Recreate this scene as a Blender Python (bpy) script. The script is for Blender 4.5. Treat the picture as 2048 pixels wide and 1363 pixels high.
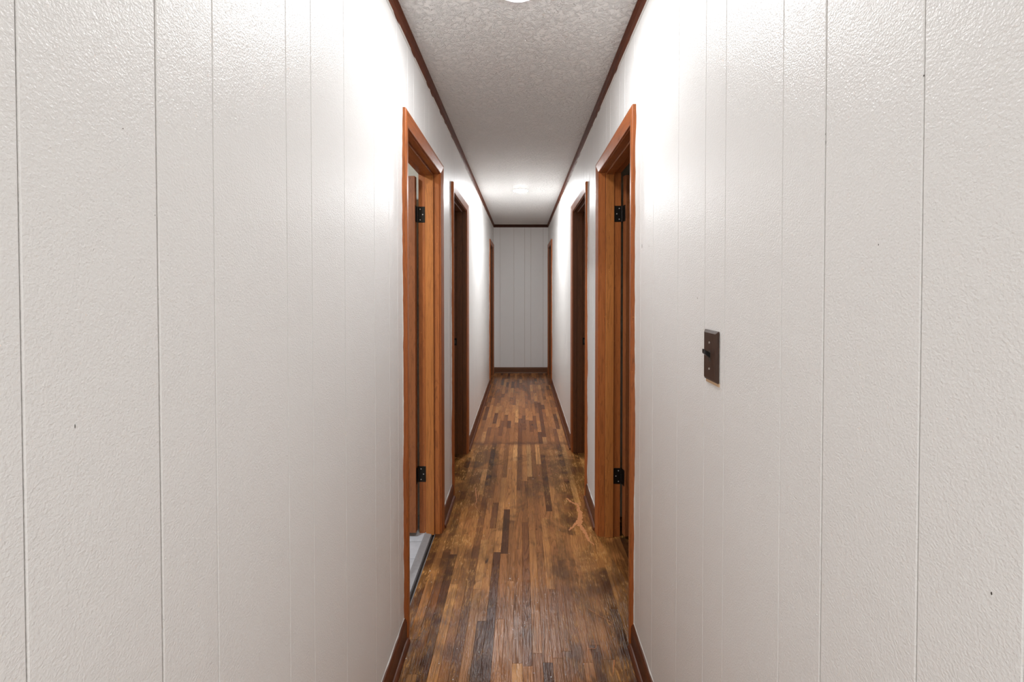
import bpy, bmesh, math, random
from mathutils import Vector

scene = bpy.context.scene
for o in list(bpy.data.objects):
    bpy.data.objects.remove(o)
COL = scene.collection

# ------------------------------------------------------------------ camera
F_PX, PX, PY, PITCH, CAM_H = 861.3, 1043.5, 588.4, 0.0152, 1.4026   # pixels of the 2048 x 1363 frame
cam_data = bpy.data.cameras.new('camera')
cam = bpy.data.objects.new('camera', cam_data)
COL.objects.link(cam)
cam.location = (0, 0, CAM_H)
cam.rotation_euler = (math.pi / 2 - PITCH, 0, 0)
cam_data.sensor_width = 36
cam_data.lens = F_PX / 2048 * 36
cam_data.shift_x = -(PX - 1024) / 2048
cam_data.shift_y = -(681.5 - PY) / 2048
cam_data.clip_start = 0.02
scene.camera = cam

# ------------------------------------------------------------------ world and exposure
world = bpy.data.worlds.new('world')
scene.world = world
world.use_nodes = True
bg = world.node_tree.nodes['Background']
bg.inputs[0].default_value = (1.0, 0.985, 0.96, 1)
bg.inputs[1].default_value = 0.40
scene.cycles.max_bounces = 16
scene.cycles.diffuse_bounces = 12
vs = scene.view_settings
vs.view_transform = 'Standard'
vs.look = 'None'
vs.gamma = 1
vs.use_curve_mapping = False
vs.exposure = 2.06

# ------------------------------------------------------------------ helpers
IN = 0.0254
XL, XR, H, YEND, YBACK = -0.467, 0.4385, 2.44, 7.09, -0.55
WT = 0.115                       # wall thickness
rng = random.Random(7)


def mesh_obj(name, bm, mat, parent=None, smooth=False, loc=None):
    me = bpy.data.meshes.new(name)
    bmesh.ops.recalc_face_normals(bm, faces=bm.faces)
    if loc is not None:
        bmesh.ops.translate(bm, verts=bm.verts, vec=-Vector(loc))
    bm.to_mesh(me)
    bm.free()
    if smooth:
        for p in me.polygons:
            p.use_smooth = True
    if mat:
        me.materials.append(mat)
    o = bpy.data.objects.new(name, me)
    COL.objects.link(o)
    if loc is not None:
        o.location = loc
    if parent:
        o.parent = parent
        o.matrix_parent_inverse = parent.matrix_world.inverted() if parent.type != 'EMPTY' or parent.location.length else parent.matrix_world.inverted()
    return o


def empty(name, loc=(0, 0, 0)):
    o = bpy.data.objects.new(name, None)
    COL.objects.link(o)
    o.location = loc
    bpy.context.view_layer.update()
    return o


def tag(o, label, cat=None, group=None, kind=None):
    o['label'] = label
    if cat:
        o['category'] = cat
    if group:
        o['group'] = group
    if kind:
        o['kind'] = kind
    return o


def box(bm, x0, x1, y0, y1, z0, z1):
    v = [bm.verts.new((x, y, z)) for x in (x0, x1) for y in (y0, y1) for z in (z0, z1)]
    for f in ((0, 1, 3, 2), (4, 6, 7, 5), (0, 4, 5, 1), (2, 3, 7, 6), (0, 2, 6, 4), (1, 5, 7, 3)):
        bm.faces.new([v[i] for i in f])
    return v


def loft(bm, ra, rb):
    """closed prism between two rings of points"""
    a = [bm.verts.new(p) for p in ra]
    b = [bm.verts.new(p) for p in rb]
    n = len(a)
    for i in range(n):
        j = (i + 1) % n
        bm.faces.new((a[i], a[j], b[j], b[i]))
    bm.faces.new(a)
    bm.faces.new(list(reversed(b)))


def new_bm():
    return bmesh.new()


def bevel(bm, w, seg=1):
    bmesh.ops.bevel(bm, geom=list(bm.edges), offset=w, segments=seg, affect='EDGES', profile=0.5)


# ------------------------------------------------------------------ materials
class NT:
    def __init__(self, name):
        self.m = bpy.data.materials.new(name)
        self.m.use_nodes = True
        self.t = self.m.node_tree
        self.b = self.t.nodes['Principled BSDF']
        self._pos = None

    def n(self, kind, **kw):
        nd = self.t.nodes.new(kind)
        for k, v in kw.items():
            setattr(nd, k, v)
        return nd

    def l(self, a, b):
        self.t.links.new(a, b)

    def put(self, sock, v):
        if hasattr(v, 'node'):
            self.l(v, sock)
        else:
            sock.default_value = v

    def pos(self):
        if not self._pos:
            self._pos = self.n('ShaderNodeNewGeometry').outputs['Position']
        return self._pos

    def math(self, op, a, b=0.0, c=0.0, clamp=False):
        nd = self.n('ShaderNodeMath', operation=op, use_clamp=clamp)
        for i, v in enumerate((a, b, c)):
            self.put(nd.inputs[i], v)
        return nd.outputs[0]

    def vmath(self, op, a, b):
        nd = self.n('ShaderNodeVectorMath', operation=op)
        self.put(nd.inputs[0], a)
        self.put(nd.inputs[1], b)
        return nd.outputs[0]

    def noise(self, vec, scale, detail=3, rough=0.55, dist=0.0, out='Fac'):
        nd = self.n('ShaderNodeTexNoise')
        self.l(vec, nd.inputs['Vector'])
        nd.inputs['Scale'].default_value = scale
        nd.inputs['Detail'].default_value = detail
        nd.inputs['Roughness'].default_value = rough
        nd.inputs['Distortion'].default_value = dist
        return nd.outputs[out]

    def ramp(self, fac, stops, interp='LINEAR'):
        nd = self.n('ShaderNodeValToRGB')
        self.put(nd.inputs[0], fac)
        cr = nd.color_ramp
        cr.interpolation = interp
        while len(cr.elements) < len(stops):
            cr.elements.new(0.5)
        for e, (p, c) in zip(cr.elements, stops):
            e.position = p
            e.color = (c[0], c[1], c[2], 1) if not isinstance(c, (int, float)) else (c, c, c, 1)
        return nd.outputs[0]

    def step(self, fac, a, b):
        nd = self.n('ShaderNodeMapRange')
        nd.interpolation_type = 'SMOOTHSTEP'
        self.put(nd.inputs['Value'], fac)
        nd.inputs['From Min'].default_value = a
        nd.inputs['From Max'].default_value = b
        return nd.outputs[0]

    def mix(self, fac, a, b, mode='MIX'):
        nd = self.n('ShaderNodeMix', data_type='RGBA', blend_type=mode)
        self.put(nd.inputs[0], fac)
        for s, v in ((nd.inputs[6], a), (nd.inputs[7], b)):
            if hasattr(v, 'node'):
                self.l(v, s)
            else:
                s.default_value = (v[0], v[1], v[2], 1)
        return nd.outputs[2]

    def bump(self, height, strength, dist=0.01):
        nd = self.n('ShaderNodeBump')
        nd.inputs['Strength'].default_value = strength
        nd.inputs['Distance'].default_value = dist
        self.l(height, nd.inputs['Height'])
        self.l(nd.outputs[0], self.b.inputs['Normal'])

    def base(self, c):
        if hasattr(c, 'node'):
            self.l(c, self.b.inputs['Base Color'])
        else:
            self.b.inputs['Base Color'].default_value = (c[0], c[1], c[2], 1)

    def rough(self, r):
        self.put(self.b.inputs['Roughness'], r)


def plain(name, col, rough=0.5, metal=0.0, noise=0.0, scale=60):
    t = NT(name)
    if noise:
        f = t.noise(t.pos(), scale)
        t.base(t.mix(f, [c * (1 - noise) for c in col], [min(1, c * (1 + noise)) for c in col]))
        t.bump(f, 0.15, 0.002)
    else:
        t.base(col)
    t.rough(rough)
    t.b.inputs['Metallic'].default_value = metal
    return t.m


def wall_paint(name, col, rough=0.3, peel=0.35):
    t = NT(name)
    p = t.pos()
    big = t.noise(p, 1.7, 2)
    t.base(t.mix(big, [c * 0.97 for c in col], [min(1, c * 1.02) for c in col]))
    a = t.noise(p, 320, 2, 0.5)
    b = t.noise(p, 420, 1, 0.5)
    h = t.math('ADD', t.math('MULTIPLY', a, 0.8), t.math('MULTIPLY', b, 0.25))
    h = t.math('ADD', h, t.math('MULTIPLY', t.noise(p, 14, 2), 0.8))
    t.bump(h, peel, 0.0022)
    t.rough(t.math('ADD', rough, t.math('MULTIPLY', t.noise(p, 35, 2), 0.08)))
    t.b.inputs['Specular IOR Level'].default_value = 0.4
    return t.m


def ceiling_paint():
    t = NT('ceiling_texture_paint')
    p = t.pos()
    a = t.noise(p, 45, 4, 0.65, 0.8)
    b = t.noise(p, 140, 2, 0.5)
    t.base(t.mix(a, (0.84, 0.83, 0.815), (0.91, 0.905, 0.89)))
    h = t.math('ADD', t.step(a, 0.42, 0.66), t.math('MULTIPLY', b, 0.35))
    t.bump(h, 0.85, 0.006)
    t.rough(0.65)
    t.b.inputs['Specular IOR Level'].default_value = 0.3
    return t.m


def stained(name, axis, light, dark, rough=0.32, stretch=0.05, scale=55, spec=0.36):
    """stained timber, grain running along one axis"""
    t = NT(name)
    p = t.pos()
    sc = [1.0, 1.0, 1.0]
    sc[axis] = stretch
    v = t.vmath('MULTIPLY', p, tuple(sc))
    figure = t.noise(v, scale * 0.45, 3, 0.6, 1.4)
    fine = t.noise(v, scale * 6, 3, 0.6)
    rings = t.math('FRACT', t.math('MULTIPLY', figure, 7.0))
    ringm = t.math('SUBTRACT', 1.0, t.step(rings, 0.0, 0.42))
    c = t.mix(t.noise(v, scale * 0.2, 2), dark, light)
    c = t.mix(t.math('MULTIPLY', ringm, 0.42), c, [k * 0.5 for k in dark])
    c = t.mix(t.math('MULTIPLY', t.step(fine, 0.52, 0.75), 0.5), c, [k * 0.55 for k in dark])
    nick = t.step(t.noise(p, 130, 2, 0.5), 0.745, 0.76)
    c = t.mix(t.math('MULTIPLY', nick, 0.6), c, [min(1, k * 2.6) for k in light])
    t.base(c)
    t.bump(t.math('ADD', fine, t.math('MULTIPLY', rings, 0.1)), 0.12, 0.002)
    t.rough(t.math('ADD', rough, t.math('MULTIPLY', t.noise(p, 22, 2), 0.14)))
    t.b.inputs['Specular IOR Level'].default_value = spec
    return t.m


def oak_floor():
    t = NT('worn_oak_strip')
    p = t.pos()
    at = t.n('ShaderNodeAttribute', attribute_name='rnd').outputs['Fac']
    sx = t.n('ShaderNodeSeparateXYZ')
    t.l(p, sx.inputs[0])
    X, Y = sx.outputs[0], sx.outputs[1]
    cmb = t.n('ShaderNodeCombineXYZ')
    t.l(t.math('MULTIPLY', at, 37.0), cmb.inputs[0])
    t.l(t.math('MULTIPLY', at, 91.0), cmb.inputs[1])
    q = t.vmath('ADD', p, cmb.outputs[0])
    v = t.vmath('MULTIPLY', q, (1.0, 0.05, 1.0))
    fig = t.noise(v, 17, 2, 0.45, 0.9)
    rings = t.math('FRACT', t.math('MULTIPLY', fig, 13.0))
    ringm = t.math('SUBTRACT', 1.0, t.step(rings, 0.02, 0.5))
    fine = t.noise(t.vmath('MULTIPLY', q, (1.0, 0.03, 1.0)), 330, 3, 0.65)
    pores = t.step(fine, 0.50, 0.66)
    tone = t.ramp(at, [(0.0, (0.105, 0.036, 0.013)), (0.2, (0.23, 0.084, 0.028)), (0.5, (0.42, 0.168, 0.051)),
                       (0.8, (0.61, 0.265, 0.082)), (1.0, (0.76, 0.375, 0.130))])
    deep = t.mix(0.72, tone, (0.030, 0.010, 0.004))
    c = t.mix(t.step(t.noise(v, 8, 2), 0.30, 0.62), t.mix(0.45, tone, (0.030, 0.010, 0.004)), tone)
    c = t.mix(t.math('MULTIPLY', ringm, 0.62), c, deep)
    c = t.mix(t.math('MULTIPLY', pores, 0.62), c, deep)
    knot = t.step(t.noise(t.vmath('MULTIPLY', q, (1.0, 0.45, 1.0)), 16, 1, 0.4), 0.755, 0.80)
    c = t.mix(t.math('MULTIPLY', knot, 0.85), c, (0.030, 0.011, 0.006))
    # wear: traffic between the two pairs of doors, old finish left dark along the walls
    near = t.math('SUBTRACT', 1.0, t.step(Y, 3.72, 3.92))
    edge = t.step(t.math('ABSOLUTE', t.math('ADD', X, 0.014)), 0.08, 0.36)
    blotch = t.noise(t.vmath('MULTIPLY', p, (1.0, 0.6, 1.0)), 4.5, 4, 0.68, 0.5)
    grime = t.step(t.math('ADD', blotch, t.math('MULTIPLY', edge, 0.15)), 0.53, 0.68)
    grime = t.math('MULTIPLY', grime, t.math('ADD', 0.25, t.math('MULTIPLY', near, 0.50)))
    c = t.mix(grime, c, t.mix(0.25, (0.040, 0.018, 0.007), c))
    # golden scuffs where the finish has gone
    wv = t.vmath('MULTIPLY', p, (1.0, 0.30, 1.0))
    sc = t.noise(t.vmath('MULTIPLY', p, (1.0, 0.16, 1.0)), 85, 6, 0.74, 1.2)
    patch = t.step(t.noise(p, 6.5, 3, 0.6), 0.40, 0.60)
    scuff = t.math('MULTIPLY', t.step(sc, 0.50, 0.64), patch)
    scuff = t.math('MULTIPLY', scuff, t.math('MULTIPLY', near, t.math('ADD', 0.20, t.math('MULTIPLY', edge, 0.72))))
    gold = t.math('MULTIPLY', t.math('MULTIPLY', patch, near), t.math('MULTIPLY', edge, 0.45))
    c = t.mix(gold, c, t.mix(0.5, c, (0.42, 0.195, 0.045)))
    c = t.mix(scuff, c, (0.56, 0.265, 0.062))
    # dirt packed into the cross joint, a redder finish beyond it
    joint = t.math('SUBTRACT', 1.0, t.step(t.math('ABSOLUTE', t.math('SUBTRACT', Y, 3.87)), 0.005, 0.075))
    joint = t.math('MULTIPLY', joint, t.step(t.noise(p, 9, 3, 0.6), 0.36, 0.56))
    c = t.mix(t.math('MULTIPLY', joint, 0.6), c, (0.035, 0.015, 0.009))
    c = t.mix(t.math('MULTIPLY', t.math('SUBTRACT', 1.0, near), 0.5), c, t.mix(0.5, c, (0.27, 0.090, 0.034)))
    t.base(c)
    h = t.math('ADD', t.math('MULTIPLY', pores, -0.8), t.math('MULTIPLY', t.noise(wv, 170, 4, 0.7), 1.4))
    h = t.math('ADD', h, t.math('MULTIPLY', t.noise(p, 18, 2), 1.0))
    t.bump(h, 0.3, 0.002)
    rr = t.math('ADD', 0.05, t.math('MULTIPLY', t.noise(wv, 90, 4, 0.7), 0.24))
    t.rough(t.math('ADD', rr, t.math('MULTIPLY', scuff, 0.25)))
    t.b.inputs['Specular IOR Level'].default_value = 0.25
    return t.m


M = {}
M['wall'] = wall_paint('off_white_panel_paint', (0.84, 0.833, 0.82), 0.29, 0.62)
M['groove'] = plain('dull_groove', (0.38, 0.29, 0.21), 0.8)
M['room_paint'] = wall_paint('cream_room_paint', (0.66, 0.63, 0.54), 0.5, 0.15)
M['ceiling'] = ceiling_paint()
ORANGE, BROWN = (0.50, 0.148, 0.036), (0.25, 0.064, 0.016)
M['casing_z'] = stained('stained_casing_upright', 2, ORANGE, BROWN)
M['casing_y'] = stained('stained_casing_level', 1, ORANGE, BROWN)
M['jamb_z'] = stained('stained_jamb_upright', 2, (0.52, 0.170, 0.043), (0.28, 0.078, 0.019))
M['jamb_y'] = stained('stained_jamb_level', 1, (0.42, 0.140, 0.038), (0.22, 0.064, 0.018))
M['stop_z'] = stained('stained_stop_upright', 2, (0.60, 0.225, 0.056), (0.36, 0.118, 0.028))
M['gap_shadow'] = plain('gap_shadow_line', (0.020, 0.009, 0.005), 0.8)  # near-black colour for the shadow and dirt in the stop gaps
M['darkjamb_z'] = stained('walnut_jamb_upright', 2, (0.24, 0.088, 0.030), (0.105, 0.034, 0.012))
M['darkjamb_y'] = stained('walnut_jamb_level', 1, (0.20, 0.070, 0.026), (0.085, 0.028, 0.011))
M['base_y'] = stained('stained_baseboard_long', 1, (0.19, 0.058, 0.022), (0.075, 0.023, 0.010), 0.34)
M['base_x'] = stained('stained_baseboard_cross', 0, (0.20, 0.078, 0.026), (0.09, 0.034, 0.014), 0.3)
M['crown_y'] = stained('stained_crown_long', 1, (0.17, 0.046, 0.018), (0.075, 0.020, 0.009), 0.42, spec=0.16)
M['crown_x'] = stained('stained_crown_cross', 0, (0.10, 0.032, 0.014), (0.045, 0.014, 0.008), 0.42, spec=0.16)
M['veneer'] = stained('oak_door_veneer', 2, (0.38, 0.132, 0.045), (0.19, 0.058, 0.019), 0.34, 0.12, 40)
M['oak'] = oak_floor()
M['subfloor'] = plain('dark_subfloor', (0.018, 0.010, 0.006), 0.8)
M['bronze'] = plain('blackened_bronze', (0.022, 0.018, 0.015), 0.38, 0.7, 0.4, 200)
M['screw'] = plain('worn_screw_head', (0.48, 0.44, 0.40), 0.35, 0.3)
M['white_paint'] = plain('white_paint_daub', (0.74, 0.73, 0.70), 0.45)
M['bare'] = plain('bare_scraped_wood', (0.56, 0.215, 0.065), 0.6, 0, 0.25, 90)
M['tile'] = plain('grey_wood_look_tile', (0.50, 0.51, 0.54), 0.4, 0, 0.22, 25)
M['reducer'] = plain('grey_transition_strip', (0.27, 0.265, 0.27), 0.4, 0, 0.15, 60)
M['fixture'] = plain('white_fixture_trim', (0.85, 0.85, 0.85), 0.4)
M['nick'] = plain('dark_nick', (0.06, 0.05, 0.04), 0.8)
M['plate'] = stained('brown_woodgrain_plate', 2, (0.085, 0.045, 0.030), (0.035, 0.018, 0.012), 0.35, 0.06, 160)
M['toggle'] = plain('black_toggle', (0.008, 0.007, 0.007), 0.22)
M['shim'] = plain('raw_wood_shim', (0.60, 0.42, 0.26), 0.7)

# ------------------------------------------------------------------ doors: plan positions
CW, REV, JT = 0.057, 0.005, 0.019
ZC = 2.105                       # outer top of the casings
ZIN = ZC - CW
ZJ = ZIN - REV                   # underside of the head jamb
DOORS = {                        # side, near outer casing edge, far outer casing edge
    'A': (-1, 1.685, 2.496), 'B': (-1, 2.852, 3.673), 'C': (-1, 6.17, 6.99),
    'E': (1, 1.657, 2.471), 'F': (1, 2.854, 3.712), 'G': (1, 6.193, 7.03)}


def jamb_in(d):
    s, a, b = DOORS[d]
    return a + CW + REV, b - CW - REV


# ------------------------------------------------------------------ walls: backing plus grooved planks
CUM = [0, 4, 12, 16, 23, 32, 38, 42]
PT = 0.006                       # plank thickness


def grooves(start, y0, y1):
    out = []
    k = -3
    while start + k * 48 * IN < y1:
        for i, c in enumerate(CUM):
            y = start + (k * 48 + c) * IN
            if y0 + 0.02 < y < y1 - 0.02:
                out.append((y, i == 0))
        k += 1
    return [(y0, False)] + out + [(y1, False)]


def side_wall(name, s, start, label):
    xf = XL if s < 0 else XR
    bm = new_bm()
    xa, xb = sorted((xf + s * PT, xf + s * WT))
    ds = sorted(jamb_in(k) for k, v in DOORS.items() if v[0] == s)
    y = YBACK
    for a, b in ds:
        box(bm, xa, xb, y, a - JT, 0, H)
        box(bm, xa, xb, a - JT, b + JT, ZJ + JT, H)
        y = b + JT
    box(bm, xa, xb, y, YEND + 0.1, 0, H)
    w = mesh_obj(name, bm, M['groove'])
    tag(w, label, 'wall', kind='structure')
    g = grooves(start, YBACK, YEND)
    CH = 0.0011
    for (a, sa), (b, sb) in zip(g[:-1], g[1:]):
        ga = 0.0011 if sa else 0.0005
        gb = 0.0011 if sb else 0.0005
        a2, b2 = a + ga, b - gb
        bm = new_bm()
        spans = [(a2, b2, 0.0)]
        for da, db in ds:
            o0, o1 = da - JT, db + JT
            nxt = []
            for u, v, z0 in spans:
                if z0 > 0 or v <= o0 or u >= o1:
                    nxt.append((u, v, z0))
                    continue
                if u < o0:
                    nxt.append((u, o0, 0.0))
                nxt.append((max(u, o0), min(v, o1), ZJ + JT))
                if v > o1:
                    nxt.append((o1, v, 0.0))
            spans = nxt
        for u, v, z0 in spans:
            ca = CH if abs(u - a2) < 1e-6 else 0.0
            cb = CH if abs(v - b2) < 1e-6 else 0.0
            prof = [(u, xf + s * PT), (u, xf + s * ca)]
            if ca:
                prof.append((u + ca, xf))
            if cb:
                prof.append((v - cb, xf))
            prof += [(v, xf + s * cb), (v, xf + s * PT)]
            loft(bm, [(x, yy, z0) for yy, x in prof], [(x, yy, H) for yy, x in prof])
        mesh_obj('plank', bm, M['wall'], w)
    return w


wall_left = side_wall('wall_left', -1, 0.554, 'off-white grooved plank panelling of the hall wall without a switch')
wall_right = side_wall('wall_right', 1, 0.6256, 'off-white grooved plank panelling of the hall wall with the light switch')

bm = new_bm()
box(bm, XL - WT, XR + WT, YEND + PT, YEND + 0.1, 0, H)
wall_back = tag(mesh_obj('wall_back', bm, M['groove']), 'short grooved plank wall closing the end of the hall', 'wall', kind='structure')
xs = [XL, -0.357, -0.1284, 0.0494, 0.151, 0.354, XR]
for a, b in zip(xs[:-1], xs[1:]):
    bm = new_bm()
    c = 0.0016
    a2, b2 = a + 0.0010, b - 0.0010
    prof = [(a2, YEND + PT), (a2, YEND + c), (a2 + c, YEND), (b2 - c, YEND), (b2, YEND + c), (b2, YEND + PT)]
    loft(bm, [(x, y, 0) for x, y in prof], [(x, y, H) for x, y in prof])
    mesh_obj('plank', bm, M['wall'], wall_back)

bm = new_bm()
box(bm, XL - WT, XR + WT, YBACK, YEND + 0.1, H, H + 0.08)
tag(mesh_obj('ceiling', bm, M['ceiling']), 'narrow off-white stippled hall ceiling', 'ceiling', kind='structure')

# ------------------------------------------------------------------ floor: subfloor and narrow oak strips
bm = new_bm()
box(bm, -3.2, 3.2, YBACK, YEND + 0.3, -0.06, -0.012)
floor = tag(mesh_obj('floor', bm, M['subfloor']), 'worn dark oak strip floor running down the hall', 'floor', kind='structure')
BW = 0.0381
X0F = XL - 0.026                 # edge of the hall boards at the bathroom sill
BATH_Y = (0.25, 2.62)


def board_into(bm, x0, x1, y0, y1, rv, lay, dz):
    g, c = 0.00012, 0.0005
    x0, x1, y0, y1 = x0 + g, x1 - g, y0 + g, y1 - g
    zt = dz
    lo = [(x0, y0), (x1, y0), (x1, y1), (x0, y1)]
    hi = [(x0 + c, y0 + c), (x1 - c, y0 + c), (x1 - c, y1 - c), (x0 + c, y1 - c)]
    r0 = [bm.verts.new((x, y, -0.011)) for x, y in lo]
    r1 = [bm.verts.new((x, y, zt - c)) for x, y in lo]
    r2 = [bm.verts.new((x, y, zt)) for x, y in hi]
    fs = [bm.faces.new(r2)]
    for i in range(4):
        j = (i + 1) % 4
        fs.append(bm.faces.new((r0[i], r0[j], r1[j], r1[i])))
        fs.append(bm.faces.new((r1[i], r1[j], r2[j], r2[i])))
    for f in fs:
        f[lay] = rv


boards = []                      # x0, x1, y0, y1
ncol = int((XR - X0F) / BW) + 1
YJ = 3.86                        # cross joint
for i in range(ncol):
    x0 = X0F + i * BW
    x1 = min(x0 + BW, XR)
    if x1 - x0 < 0.006:
        continue
    for lo, hi, mn, mx in ((YBACK, YJ, 0.28, 1.05), (YJ, YEND, 0.16, 0.52)):
        y = lo - rng.uniform(0, mn) if lo == YBACK else lo
        while y < hi:
            L = rng.uniform(mn, mx)
            y1 = y + L
            if hi - y1 < mn * 0.6:
                y1 = hi
            boards.append((x0, x1, max(y, YBACK), min(y1, hi)))
            y = y1


def apparent(b):
    y0, y1 = max(b[2], 1.42), b[3]
    return (b[1] - b[0]) * (1 / y0 - 1 / y1) / y1 if y1 > y0 else 0.0


boards.sort(key=apparent, reverse=True)
solo, rest = boards[:295], boards[295:]


def rv():
    return min(1.0, max(0.0, rng.gauss(0.5, 0.27)))


for b in solo:
    bm = new_bm()
    lay = bm.faces.layers.float.new('rnd')
    board_into(bm, *b, rv(), lay, rng.uniform(-0.0005, 0.0))
    mesh_obj('board', bm, M['oak'], floor, loc=((b[0] + b[1]) / 2, (b[2] + b[3]) / 2, 0))
# strips under the doorways and in the side rooms, plus the far and hidden ones of the hall
bm = new_bm()
lay = bm.faces.layers.float.new('rnd')
for b in rest:
    board_into(bm, *b, rv(), lay, rng.uniform(-0.0005, 0.0))
for s, xa, xb in ((1, XR, 2.6), (-1, -2.6, X0F)):
    n = int((xb - xa) / BW)
    for i in range(n):
        x0 = xa + i * BW if s > 0 else xb - (i + 1) * BW
        y = -0.5 if s > 0 else BATH_Y[1]
        while y < YEND:
            y1 = min(y + rng.uniform(0.4, 1.4), YEND)
            board_into(bm, x0, x0 + BW, y, y1, rv(), lay, -0.0003)
            y = y1
f2 = mesh_obj('distant_boards', bm, M['oak'], floor)
f2['kind'] = 'stuff'

# bathroom floor, dark sill gap, transition strip
bj = jamb_in('A')
bm = new_bm()
box(bm, -2.4, X0F - 0.055, BATH_Y[0], BATH_Y[1], -0.012, -0.001)
fb = tag(mesh_obj('floor_bathroom', bm, M['subfloor']), 'pale grey wood-look tile floor through the near doorway', 'floor', kind='structure')
y = BATH_Y[0]
row = 0
while y < BATH_Y[1]:
    y1 = min(y + 0.15, BATH_Y[1])
    x = X0F - 0.055
    first = True
    while x > -2.4:
        L = (0.22 + 0.2 * ((row * 2) % 3)) if first else 0.6
        first = False
        x1 = max(x - L, -2.4)
        bm = new_bm()
        box(bm, x1 + 0.0015, x - 0.0015, y + 0.0015, y1 - 0.0015, -0.001, 0.006)
        mesh_obj('tile', bm, M['tile'], fb)
        x = x1
    y = y1
    row += 1
bm = new_bm()
prof = [(X0F - 0.058, 0.0), (X0F - 0.058, 0.010), (X0F - 0.048, 0.011), (X0F - 0.020, 0.006), (X0F - 0.017, -0.004), (X0F - 0.017, -0.011)]
loft(bm, [(x, bj[0] - 0.01, z) for x, z in prof], [(x, bj[1] + 0.01, z) for x, z in prof])
tag(mesh_obj('trim_1', bm, M['reducer']), 'grey transition strip between hall boards and grey tiles', 'trim', kind='structure')
bm = new_bm()
box(bm, X0F - 0.0028, X0F - 0.0005, bj[0] - 0.01, bj[1] + 0.01, -0.011, 0.0005)
mesh_obj('paint_line', bm, M['reducer'], floor)

# old scrape down to bare wood near the right doorway, built as a thin flake-edged patch
rs = random.Random(3)


RIBBON_Z = [0.0004]


def ribbon(bm, pts, w0, w1):
    RIBBON_Z[0] += 0.00012
    z = RIBBON_Z[0]
    L, R = [], []
    n = len(pts)
    for i, (x, y) in enumerate(pts):
        a = pts[max(i - 1, 0)]
        b = pts[min(i + 1, n - 1)]
        d = Vector((b[0] - a[0], b[1] - a[1]))
        d.normalize()
        nx, ny = -d.y, d.x
        w = w0 + (w1 - w0) * i / (n - 1)
        wl, wr = w * rs.uniform(0.35, 1.2), w * rs.uniform(0.35, 1.2)
        L.append(bm.verts.new((x + nx * wl, y + ny * wl, z)))
        R.append(bm.verts.new((x - nx * wr, y - ny * wr, z)))
    for i in range(n - 1):
        bm.faces.new((L[i], L[i + 1], R[i + 1], R[i]))


def dense(pts, k=6, j=0.0022):
    out = []
    for (ax, ay), (bx, by) in zip(pts[:-1], pts[1:]):
        for i in range(k):
            t = i / k
            out.append((ax + (bx - ax) * t + rs.uniform(-j, j), ay + (by - ay) * t + rs.uniform(-j * 2, j * 2)))
    out.append(pts[-1])
    return out


def fpx(x, y):
    """floor point seen at a pixel of the photograph"""
    v = Vector(((x - PX) / F_PX, 1.0, -(y - PY) / F_PX))
    c, s = math.cos(PITCH), math.sin(PITCH)
    v = Vector((v.x, v.y * c + v.z * s, v.z * c - v.y * s))
    t = -CAM_H / v.z
    return v.x * t, v.y * t


bm = new_bm()
for path, wa, wb in (([(1133, 996), (1147, 1006), (1154, 1008), (1160, 1024), (1160, 1040), (1158, 1052)], 0.005, 0.014),
                     ([(1160, 1036), (1152, 1046), (1138, 1060)], 0.012, 0.004),
                     ([(1158, 1046), (1170, 1064), (1176, 1078), (1188, 1090)], 0.011, 0.003),
                     ([(1150, 1008), (1162, 1005)], 0.005, 0.002)):
    ribbon(bm, dense([fpx(*q) for q in path]), wa * 1.45, wb * 1.45)
mesh_obj('bare_wood_scrape', bm, M['bare'], floor)
bm = new_bm()
for path, wa, wb in (([(951, 975), (953, 1000), (950, 1012), (962, 1026)], 0.004, 0.001),
                     ([(909, 914), (929, 920)], 0.004, 0.002),
                     ([(1176, 1216), (1226, 1247)], 0.0012, 0.0008),
                     ([(1187, 1265), (1193, 1296), (1175, 1297)], 0.0015, 0.001),
                     ([(1228, 1320), (1226, 1350)], 0.003, 0.001),
                     ([(958, 985), (955, 998)], 0.004, 0.001)):
    ribbon(bm, dense([fpx(*q) for q in path], 6, 0.0015), wa, wb)
mesh_obj('finish_scratches', bm, M['bare'], floor)['kind'] = 'stuff'
# white paint droplets left on the boards
bm = new_bm()
spots = [(1227, 1204, 2.6), (1231, 1201, 1.6), (1020, 1156, 1.5), (958, 1303, 1.8), (914, 1296, 1.5), (1050, 1251, 1.6),
         (919, 982, 1.6), (1018, 936, 1.4), (1022, 936, 1.2), (1066, 957, 1.4), (1018, 1006, 1.6), (959, 957, 1.2), (860, 1141, 1.6),
         (828, 1187, 1.5), (1011, 897, 1.2), (1078, 950, 1.4), (906, 1358, 1.5), (878, 1326, 1.3), (812, 1316, 1.5), (1102, 1353, 1.6)]
for i in range(90):
    spots.append((rs.uniform(830, 1250), rs.uniform(930, 1363), rs.uniform(0.4, 0.9)))
for x, y, r in spots:
    X, Y = fpx(x, y)
    if not (X0F < X < XR - 0.03):
        continue
    r *= 0.0014
    n = 7
    rim = [bm.verts.new((X + r * rs.uniform(0.7, 1.3) * math.cos(k * 6.283 / n), Y + 1.3 * r * rs.uniform(0.7, 1.3) * math.sin(k * 6.283 / n), 0.0001)) for k in range(n)]
    top = bm.verts.new((X, Y, 0.0012))
    for k in range(n):
        bm.faces.new((rim[k], rim[(k + 1) % n], top))
mesh_obj('paint_droplets', bm, M['white_paint'], floor)['kind'] = 'stuff'

# ------------------------------------------------------------------ skirting with shoe moulding, crown moulding


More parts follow.
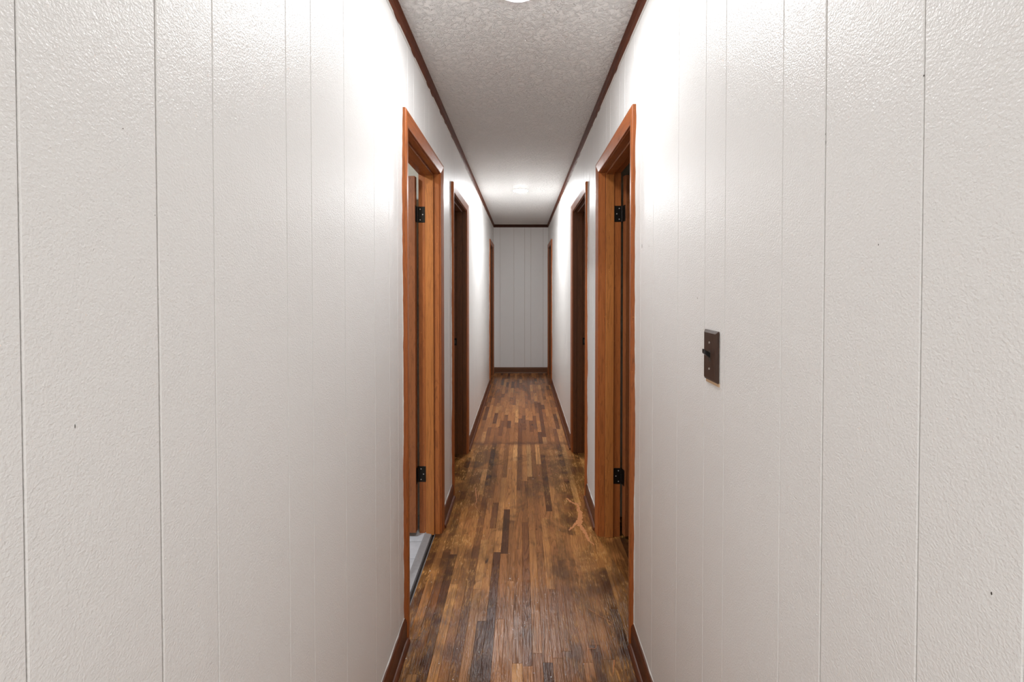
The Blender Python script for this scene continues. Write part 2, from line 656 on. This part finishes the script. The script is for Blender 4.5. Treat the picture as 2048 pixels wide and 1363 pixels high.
def base_run(name, s, y0, y1, label):
    xf = XL if s < 0 else XR
    bm = new_bm()
    prof = [(0, 0), (0.013, 0), (0.013, 0.078), (0.011, 0.087), (0.007, 0.093), (0.002, 0.095), (0, 0.095)]
    loft(bm, [(xf - s * d, y0, z) for d, z in prof], [(xf - s * d, y1, z) for d, z in prof])
    b = tag(mesh_obj(name, bm, M['base_y']), label, 'baseboard', kind='structure')
    bm = new_bm()
    q = [(0.013, 0.0)] + [(0.013 + 0.014 * math.cos(a), 0.019 * math.sin(a)) for a in [k * math.pi / 10 for k in range(6)]]
    loft(bm, [(xf - s * d, y0, z) for d, z in q], [(xf - s * d, y1, z) for d, z in q])
    mesh_obj('shoe_moulding', bm, M['base_y'], b)
    # wavering paint line left along the top edge
    bm = new_bm()
    n = max(4, int((y1 - y0) / 0.03))
    top = [bm.verts.new((xf - s * 0.0004, y0 + (y1 - y0) * k / n, 0.098)) for k in range(n + 1)]
    bot = [bm.verts.new((xf - s * (0.002 + rs.uniform(0, 0.0025)), y0 + (y1 - y0) * k / n, 0.0953)) for k in range(n + 1)]
    for k in range(n):
        bm.faces.new((top[k], top[k + 1], bot[k + 1], bot[k]))
    mesh_obj('paint_edge', bm, M['white_paint'], b)
    return b


base_run('baseboard_left', -1, YBACK, DOORS['A'][1], 'dark stained baseboard before the doorway to the grey tiles')
base_run('baseboard_left', -1, DOORS['A'][2], DOORS['B'][1], 'short dark baseboard between the tiled-room doorway and the next doorway')
base_run('baseboard_left', -1, DOORS['B'][2], DOORS['C'][1], 'long dark baseboard between the far doorways on the tiled-room side')
base_run('baseboard_right', 1, YBACK, DOORS['E'][1], 'dark stained baseboard below the light switch')
base_run('baseboard_right', 1, DOORS['E'][2], DOORS['F'][1], 'short dark baseboard beside the bare wood scrape in the floor')
base_run('baseboard_right', 1, DOORS['F'][2], DOORS['G'][1], 'long dark baseboard between the far doorways on the switch side')
bm = new_bm()
prof = [(0, 0), (0.013, 0), (0.013, 0.078), (0.011, 0.087), (0.007, 0.093), (0.002, 0.095), (0, 0.095)]
loft(bm, [(XL + 0.014, YEND - d, z) for d, z in prof], [(XR - 0.014, YEND - d, z) for d, z in prof])
b = tag(mesh_obj('baseboard_back', bm, M['base_x']), 'brown baseboard across the end wall', 'baseboard', kind='structure')
bm = new_bm()
q = [(0.013, 0.0)] + [(0.013 + 0.014 * math.cos(a), 0.019 * math.sin(a)) for a in [k * math.pi / 10 for k in range(6)]]
loft(bm, [(XL + 0.027, YEND - d, z) for d, z in q], [(XR - 0.027, YEND - d, z) for d, z in q])
mesh_obj('shoe_moulding', bm, M['base_x'], b)

CROWN = [(0, 0), (0.004, -0.0), (0.021, 0), (0.021, 0.006), (0.018, 0.008), (0.0175, 0.012), (0.0155, 0.0135),
         (0.0150, 0.018), (0.0125, 0.020), (0.0115, 0.028), (0.0085, 0.039), (0.006, 0.045), (0, 0.045)]


def crown_run(name, s, label):
    xf = XL if s < 0 else XR
    bm = new_bm()
    loft(bm, [(xf - s * d, YBACK, H - z) for d, z in CROWN], [(xf - s * d, YEND - d, H - z) for d, z in CROWN])
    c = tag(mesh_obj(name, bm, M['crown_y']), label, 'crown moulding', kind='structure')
    bm = new_bm()                # caulk smear along the wall
    n = 160
    top = [bm.verts.new((xf - s * (0.0065 + rs.uniform(0, 0.0006)), YBACK + (YEND - YBACK) * k / n, H - 0.0448 + max(0, rs.gauss(-0.001, 0.0025)))) for k in range(n + 1)]
    bot = [bm.verts.new((xf - s * 0.0004, YBACK + (YEND - YBACK) * k / n, H - 0.0475)) for k in range(n + 1)]
    for k in range(n):
        bm.faces.new((top[k], top[k + 1], bot[k + 1], bot[k]))
    mesh_obj('paint_edge', bm, M['white_paint'], c)
    return c


crown_run('trim_2', -1, 'stained crown moulding above the doorway to the grey tiles')
crown_run('trim_3', 1, 'stained crown moulding above the light switch wall')
bm = new_bm()
loft(bm, [(XL + d, YEND - d, H - z) for d, z in CROWN], [(XR - d, YEND - d, H - z) for d, z in CROWN])
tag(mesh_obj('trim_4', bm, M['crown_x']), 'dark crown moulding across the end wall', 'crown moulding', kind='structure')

# ------------------------------------------------------------------ door frames
CASING = [(0, 0), (0, 0.0085), (0.003, 0.0105), (0.012, 0.0122), (0.030, 0.0155), (0.043, 0.0178), (0.050, 0.0180),
          (0.0545, 0.0165), (0.057, 0.0130), (0.057, 0)]
D0, D1 = 0.030, 0.076            # stop: from and to, measured into the wall


def door_frame(num, key, label, strike):
    s, n0, n1 = DOORS[key]
    xf = XL if s < 0 else XR
    a, b = n0 + CW, n1 - CW      # casing inner edges
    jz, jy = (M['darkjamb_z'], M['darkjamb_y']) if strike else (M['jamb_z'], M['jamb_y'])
    j0, j1 = jamb_in(key)
    root = tag(empty('door_%d' % num, (xf, (n0 + n1) / 2, 0)), label, 'door', kind='structure')
    for side in (0, 1):
        bm = new_bm()
        yy = (lambda u: a - u) if side == 0 else (lambda u: b + u)
        loft(bm, [(xf - s * t, yy(u), 0.0) for u, t in CASING], [(xf - s * t, yy(u), ZIN + u) for u, t in CASING])
        mesh_obj('casing_leg', bm, M['casing_z'], root)
    bm = new_bm()
    loft(bm, [(xf - s * t, a - u, ZIN + u) for u, t in CASING], [(xf - s * t, b + u, ZIN + u) for u, t in CASING])
    mesh_obj('casing_head', bm, M['casing_y'], root)
    xa, xb = sorted((xf - s * 0.0005, xf + s * WT))
    for y0, y1 in ((j0 - JT, j0), (j1, j1 + JT)):
        bm = new_bm()
        box(bm, xa, xb, y0, y1, 0.0, ZJ + JT)
        mesh_obj('jamb_leg', bm, jz, root)
    bm = new_bm()
    box(bm, xa, xb, j0, j1, ZJ, ZJ + JT)
    mesh_obj('jamb_head', bm, jy, root)
    xa, xb = sorted((xf + s * D0, xf + s * D1))
    for y0, y1 in ((j0, j0 + 0.0105), (j1 - 0.0105, j1)):
        bm = new_bm()
        box(bm, xa, xb, y0, y1, 0.0, ZJ)
        bevel(bm, 0.0015)
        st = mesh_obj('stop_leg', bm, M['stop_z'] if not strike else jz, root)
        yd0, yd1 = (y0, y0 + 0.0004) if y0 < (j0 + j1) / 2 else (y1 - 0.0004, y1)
        bm = new_bm()  # dark strips painting in the shadow and dirt of the gap beside each stop
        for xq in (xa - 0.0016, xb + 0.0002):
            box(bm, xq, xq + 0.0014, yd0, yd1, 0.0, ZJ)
        mesh_obj('gap_shadow_line', bm, M['gap_shadow'], st)
    bm = new_bm()
    box(bm, xa, xb, j0 + 0.0105, j1 - 0.0105, ZJ - 0.0105, ZJ)
    bevel(bm, 0.0015)
    mesh_obj('stop_head', bm, jy, root)
    # rough white paint line where the wall colour runs onto the casing edges
    for yo, sg in ((n0, 1), (n1, -1)):
        bm = new_bm()
        n = 90
        pa = [bm.verts.new((xf - s * 0.0002, yo - sg * 0.0006, ZC * k / n)) for k in range(n + 1)]
        w = 0.001
        pb = []
        for k in range(n + 1):
            w += rs.uniform(-0.0012, 0.0012)
            w = min(0.0042, max(0.0002, w))
            pb.append(bm.verts.new((xf - s * w, yo - sg * 0.0005, ZC * k / n)))
        for k in range(n):
            bm.faces.new((pa[k], pa[k + 1], pb[k + 1], pb[k]))
        mesh_obj('paint_edge', bm, M['white_paint'], root)
    if strike:
        bm = new_bm()
        xa, xb = sorted((xf + s * 0.079, xf + s * 0.107))
        box(bm, xa, xb, j1 - 0.0016, j1 + 0.001, 0.92, 0.98)
        bevel(bm, 0.0006)
        sp = mesh_obj('strike_plate', bm, M['bronze'], root)
        sp['label'] = 'dark strike plate'
        bm = new_bm()
        xa, xb = sorted((xf + s * 0.086, xf + s * 0.098))
        box(bm, xa, xb, j1 - 0.0021, j1 - 0.0015, 0.935, 0.965)
        mesh_obj('latch_hole', bm, M['nick'], sp)
    return root


def hinge(root, s, pin, ang, jy, zc):
    """butt hinge: one leaf on the jamb, one on the door edge, knuckles between"""
    bm = new_bm()
    xa, xb = sorted((pin[0] - s * 0.043, pin[0] - s * 0.004))
    box(bm, xa, xb, jy - 0.0022, jy + 0.0008, zc - 0.0445, zc + 0.0445)
    bevel(bm, 0.0005)
    h = mesh_obj('hinge', bm, M['bronze'], root)
    h['label'] = 'black butt hinge'
    for k in range(5):
        bm = new_bm()
        z0 = zc - 0.0445 + k * 0.0178
        r = 0.0058
        ring = [(pin[0] + r * math.cos(t * 6.283 / 12), pin[1] + r * math.sin(t * 6.283 / 12)) for t in range(12)]
        loft(bm, [(x, y, z0 + 0.0004) for x, y in ring], [(x, y, z0 + 0.0174) for x, y in ring])
        mesh_obj('knuckle', bm, M['bronze'], h)
    for dz, dx in ((-0.030, 0.016), (0.0, 0.030), (0.030, 0.016)):
        bm = new_bm()
        cx, cz = pin[0] - s * dx, zc + dz
        ring = [(cx + 0.0034 * math.cos(t * 6.283 / 10), cz + 0.0034 * math.sin(t * 6.283 / 10)) for t in range(10)]
        loft(bm, [(x, jy - 0.0022, z) for x, z in ring], [(x, jy - 0.0029, z) for x, z in ring])
        mesh_obj('screw', bm, M['screw'], h)
    return h


def door_leaf(root, key, opened, zb, zt):
    s = DOORS[key][0]
    xf = XL if s < 0 else XR
    j0, j1 = jamb_in(key)
    pin = (xf + s * (WT + 0.006), j1 - 0.001)
    wdt = j1 - j0 - 0.006
    T = 0.035
    # closed: leaf runs from the pin towards -Y, its thickness from the pin back towards the hall
    al = math.radians(opened)
    dx, dy = s * math.sin(al), -math.cos(al)          # along the leaf
    ex, ey = -s * math.cos(al), -math.sin(al)         # through the thickness, away from the pin

    def P(u, t, z):
        return (pin[0] + dx * u + ex * t, pin[1] + dy * u + ey * t, z)
    bm = new_bm()
    u0, t0 = 0.003, 0.006
    ring = [(u0, t0), (u0 + wdt, t0), (u0 + wdt, t0 + T), (u0, t0 + T)]
    loft(bm, [P(u, t, zb) for u, t in ring], [P(u, t, zt) for u, t in ring])
    bevel(bm, 0.0014)
    leaf = mesh_obj('door_leaf', bm, M['veneer'], root)
    for zc in (1.815, 0.345):
        hinge(root, s, pin, opened, j1, zc)
        bm = new_bm()
        ring = [(u0 - 0.0018, 0.004), (u0 + 0.0005, 0.004), (u0 + 0.0005, t0 + T - 0.006), (u0 - 0.0018, t0 + T - 0.006)]
        loft(bm, [P(u, t, zc - 0.0445) for u, t in ring], [P(u, t, zc + 0.0445) for u, t in ring])
        mesh_obj('hinge_plate', bm, M['bronze'], leaf)
    # lever-less round knobs on both faces near the free edge
    for tf, sg in ((t0, -1), (t0 + T, 1)):
        bm = new_bm()
        prof = [(0.031, 0.0), (0.031, 0.004), (0.012, 0.009), (0.011, 0.030), (0.022, 0.036), (0.027, 0.046), (0.024, 0.056), (0.012, 0.061)]
        rings = []
        for r, h in prof:
            rings.append([bm.verts.new(P(u0 + wdt - 0.062 + r * math.cos(k * 6.283 / 14), tf + sg * h, 0.95 + r * math.sin(k * 6.283 / 14))) for k in range(14)])
        for ra, rb in zip(rings[:-1], rings[1:]):
            for k in range(14):
                bm.faces.new((ra[k], ra[(k + 1) % 14], rb[(k + 1) % 14], rb[k]))
        bm.faces.new(rings[0])
        bm.faces.new(rings[-1])
        mesh_obj('door_knob', bm, M['bronze'], leaf, smooth=True)
    return leaf


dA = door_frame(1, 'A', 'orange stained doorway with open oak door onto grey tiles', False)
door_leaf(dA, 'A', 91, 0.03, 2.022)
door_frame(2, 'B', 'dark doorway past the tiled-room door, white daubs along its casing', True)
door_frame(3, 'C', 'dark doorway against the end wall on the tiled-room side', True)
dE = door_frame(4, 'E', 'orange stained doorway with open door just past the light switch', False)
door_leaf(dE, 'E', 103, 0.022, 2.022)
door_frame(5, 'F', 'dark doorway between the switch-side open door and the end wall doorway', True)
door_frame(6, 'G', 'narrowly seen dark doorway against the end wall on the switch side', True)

# ------------------------------------------------------------------ side rooms behind the doorways


def room(name, s, y0, y1, depth, label, mat):
    xf = (XL if s < 0 else XR) + s * WT
    xo = xf + s * depth
    bm = new_bm()
    t = 0.05
    xa, xb = sorted((xf, xo))
    box(bm, xa, xb, y1, y1 + t, -0.011, H)
    box(bm, xa, xb, y0 - t, y0, -0.011, H)
    xc, xd = sorted((xo, xo + s * t))
    box(bm, xc, xd, y0 - t, y1 + t, -0.011, H)
    box(bm, xa, xb, y0 - t, y1 + t, H, H + t)
    return tag(mesh_obj(name, bm, mat), label, 'wall', kind='structure')


room('wall_bathroom', -1, BATH_Y[0], BATH_Y[1], 1.7, 'cream walls of the tiled room behind the open oak door', M['room_paint'])
room('wall_bedroom', -1, 2.68, 6.02, 1.7, 'cream walls of the unlit room behind the second doorway on the tiled side', M['room_paint'])
room('wall_closet', -1, 6.08, YEND + 0.1, 1.2, 'cream walls of the unlit room behind the last doorway on the tiled side', M['room_paint'])
room('wall_study', 1, 0.25, 2.62, 1.9, 'cream walls of the room behind the open door by the switch', M['room_paint'])
room('wall_guestroom', 1, 2.68, 6.02, 1.9, 'cream walls of the unlit room behind the second doorway on the switch side', M['room_paint'])
room('wall_storeroom', 1, 6.08, YEND + 0.1, 1.2, 'cream walls of the unlit room behind the last doorway on the switch side', M['room_paint'])

# ------------------------------------------------------------------ ceiling lights


def lens_material(name, col, strength):
    t = NT(name)
    t.base((0.9, 0.9, 0.9))
    t.b.inputs['Emission Color'].default_value = (*col, 1)
    t.b.inputs['Emission Strength'].default_value = strength
    return t.m


def disc_light(x, y, label, lens, zc=H):
    root = tag(empty('ceiling_light', (x, y, zc)), label, 'ceiling light')
    bm = new_bm()
    prof = [(0.086, 0.0), (0.086, -0.002), (0.084, -0.0045), (0.078, -0.0055), (0.0745, -0.0045), (0.0745, 0.0)]
    n = 48
    rings = [[bm.verts.new((x + r * math.cos(k * 6.28318 / n), y + r * math.sin(k * 6.28318 / n), zc + z)) for k in range(n)] for r, z in prof]
    for ra, rb in zip(rings, rings[1:] + rings[:1]):
        for k in range(n):
            bm.faces.new((ra[k], ra[(k + 1) % n], rb[(k + 1) % n], rb[k]))
    mesh_obj('trim_ring', bm, M['fixture'], root, smooth=True)
    bm = new_bm()
    rings = [[bm.verts.new((x + r * math.cos(k * 6.28318 / n), y + r * math.sin(k * 6.28318 / n), zc + z)) for k in range(n)]
             for r, z in ((0.0745, -0.0050), (0.0725, -0.0064), (0.066, -0.0074), (0.05, -0.0082), (0.025, -0.0086))]
    for ra, rb in zip(rings[:-1], rings[1:]):
        for k in range(n):
            bm.faces.new((ra[k], ra[(k + 1) % n], rb[(k + 1) % n], rb[k]))
    bm.faces.new(rings[-1])
    mesh_obj('lens', bm, lens, root, smooth=True)
    return root


XC = (XL + XR) / 2
WHITE = (0.97, 0.985, 1.0)
COOL = (0.86, 0.93, 1.0)
disc_light(XC, 1.495, 'round flush ceiling light above the first pair of doorways', lens_material('lit_lens', WHITE, 44.0))
disc_light(XC, 4.607, 'round flush ceiling light nearer the end wall', lens_material('lit_lens_bright', WHITE, 106.0))
disc_light(-1.35, 1.45, 'unseen round ceiling light added inside the tiled room', lens_material('added_lit_lens_cool', COOL, 150.0))  # out of view, added so that the tiled room is lit

# ------------------------------------------------------------------ light switch
ys, zs = 0.987, 1.247
root = tag(empty('light_switch', (XR, ys, zs)), 'brown wood-grain switch plate with black toggle on white panelling', 'light switch')


def plate_loft(bm, hy, hz, x0, x1, inset):
    r0 = [(x0, ys - hy, zs - hz), (x0, ys + hy, zs - hz), (x0, ys + hy, zs + hz), (x0, ys - hy, zs + hz)]
    r1 = [(x1, ys - hy + inset, zs - hz + inset), (x1, ys + hy - inset, zs - hz + inset), (x1, ys + hy - inset, zs + hz - inset), (x1, ys - hy + inset, zs + hz - inset)]
    loft(bm, r0, r1)


bm = new_bm()
plate_loft(bm, 0.0350, 0.058, XR - 0.001, XR - 0.0030, 0.0)
plate_loft(bm, 0.0350, 0.058, XR - 0.0030, XR - 0.0075, 0.006)
mesh_obj('plate', bm, M['plate'], root)
bm = new_bm()
box(bm, XR - 0.0022, XR + 0.0004, ys - 0.036, ys + 0.030, zs - 0.0645, zs - 0.057)
mesh_obj('shim', bm, M['shim'], root)['label'] = 'pale raw wood below the plate'
bm = new_bm()
box(bm, XR - 0.0080, XR - 0.0070, ys - 0.005, ys + 0.005, zs - 0.012, zs + 0.012)
tg = mesh_obj('toggle_slot', bm, M['nick'], root)
bm = new_bm()
loft(bm, [(XR - 0.007, ys + a * 0.0045, zs + b * 0.0062 + 0.001) for a, b in ((-1, -1), (1, -1), (1, 1), (-1, 1))],
     [(XR - 0.0225, ys + a * 0.0044, zs + b * 0.0052 + 0.0110) for a, b in ((-1, -1), (1, -1), (1, 1), (-1, 1))])
bevel(bm, 0.0012, 2)
mesh_obj('toggle', bm, M['toggle'], root)
for dz in (0.030, -0.030):
    bm = new_bm()
    ring = [(ys + 0.0026 * math.cos(k * 6.283 / 12), zs + dz + 0.0026 * math.sin(k * 6.283 / 12)) for k in range(12)]
    loft(bm, [(XR - 0.0072, y, z) for y, z in ring], [(XR - 0.0088, y, z) for y, z in ring])
    mesh_obj('screw', bm, M['screw'], root)

# ------------------------------------------------------------------ nicks and paint nubs on the panelling


def wall_px(s, x, y):
    """wall point seen at a pixel of the photograph"""
    v = Vector(((x - PX) / F_PX, 1.0, -(y - PY) / F_PX))
    c, sn = math.cos(PITCH), math.sin(PITCH)
    v = Vector((v.x, v.y * c + v.z * sn, v.z * c - v.y * sn))
    xf = XL if s < 0 else XR
    t = xf / v.x
    return v.y * t, CAM_H + v.z * t


def dots(bm, s, pts, depth):
    xf = XL if s < 0 else XR
    for x, y, r, e in pts:
        Y, Z = wall_px(s, x, y)
        n = 8
        rim = [bm.verts.new((xf - s * 0.00005, Y + r * math.cos(k * 6.283 / n), Z + e * r * math.sin(k * 6.283 / n))) for k in range(n)]
        mid = [bm.verts.new((xf - s * depth * 0.8, Y + 0.6 * r * math.cos(k * 6.283 / n), Z + 0.6 * e * r * math.sin(k * 6.283 / n))) for k in range(n)]
        bm.faces.new(mid)
        for k in range(n):
            bm.faces.new((rim[k], rim[(k + 1) % n], mid[(k + 1) % n], mid[k]))


for s, w, dark, nubs in (
        (-1, wall_left, [(246, 257, 0.0007, 1), (310, 430, 0.0006, 1), (150, 852, 0.0005, 5), (574, 911, 0.0008, 1)],
         [(331, 1117, 0.0010, 1.5), (326, 1241, 0.0010, 1.5), (316, 860, 0.0008, 1.2), (222, 1268, 0.0010, 1.2)]),
        (1, wall_right, [(1848, 151, 0.0008, 1.4), (1983, 1186, 0.0008, 2.0), (1757, 489, 0.0006, 2), (1284, 492, 0.0022, 4),
                         (1298, 492, 0.0012, 2), (1395, 596, 0.0012, 1.5), (1652, 285, 0.0004, 8), (1651, 268, 0.0004, 4)],
         [(1887, 441, 0.0010, 1.6), (1649, 901, 0.0010, 1.4), (1640, 906, 0.0009, 1.2), (1646, 1166, 0.0010, 1.5), (1634, 1229, 0.0010, 1.5)])):
    bm = new_bm()
    dots(bm, s, dark, 0.0002)
    mesh_obj('nicks', bm, M['nick'], w)['kind'] = 'stuff'
    bm = new_bm()
    dots(bm, s, nubs, 0.0014)
    mesh_obj('paint_nubs', bm, M['white_paint'], w, smooth=True)['kind'] = 'stuff'
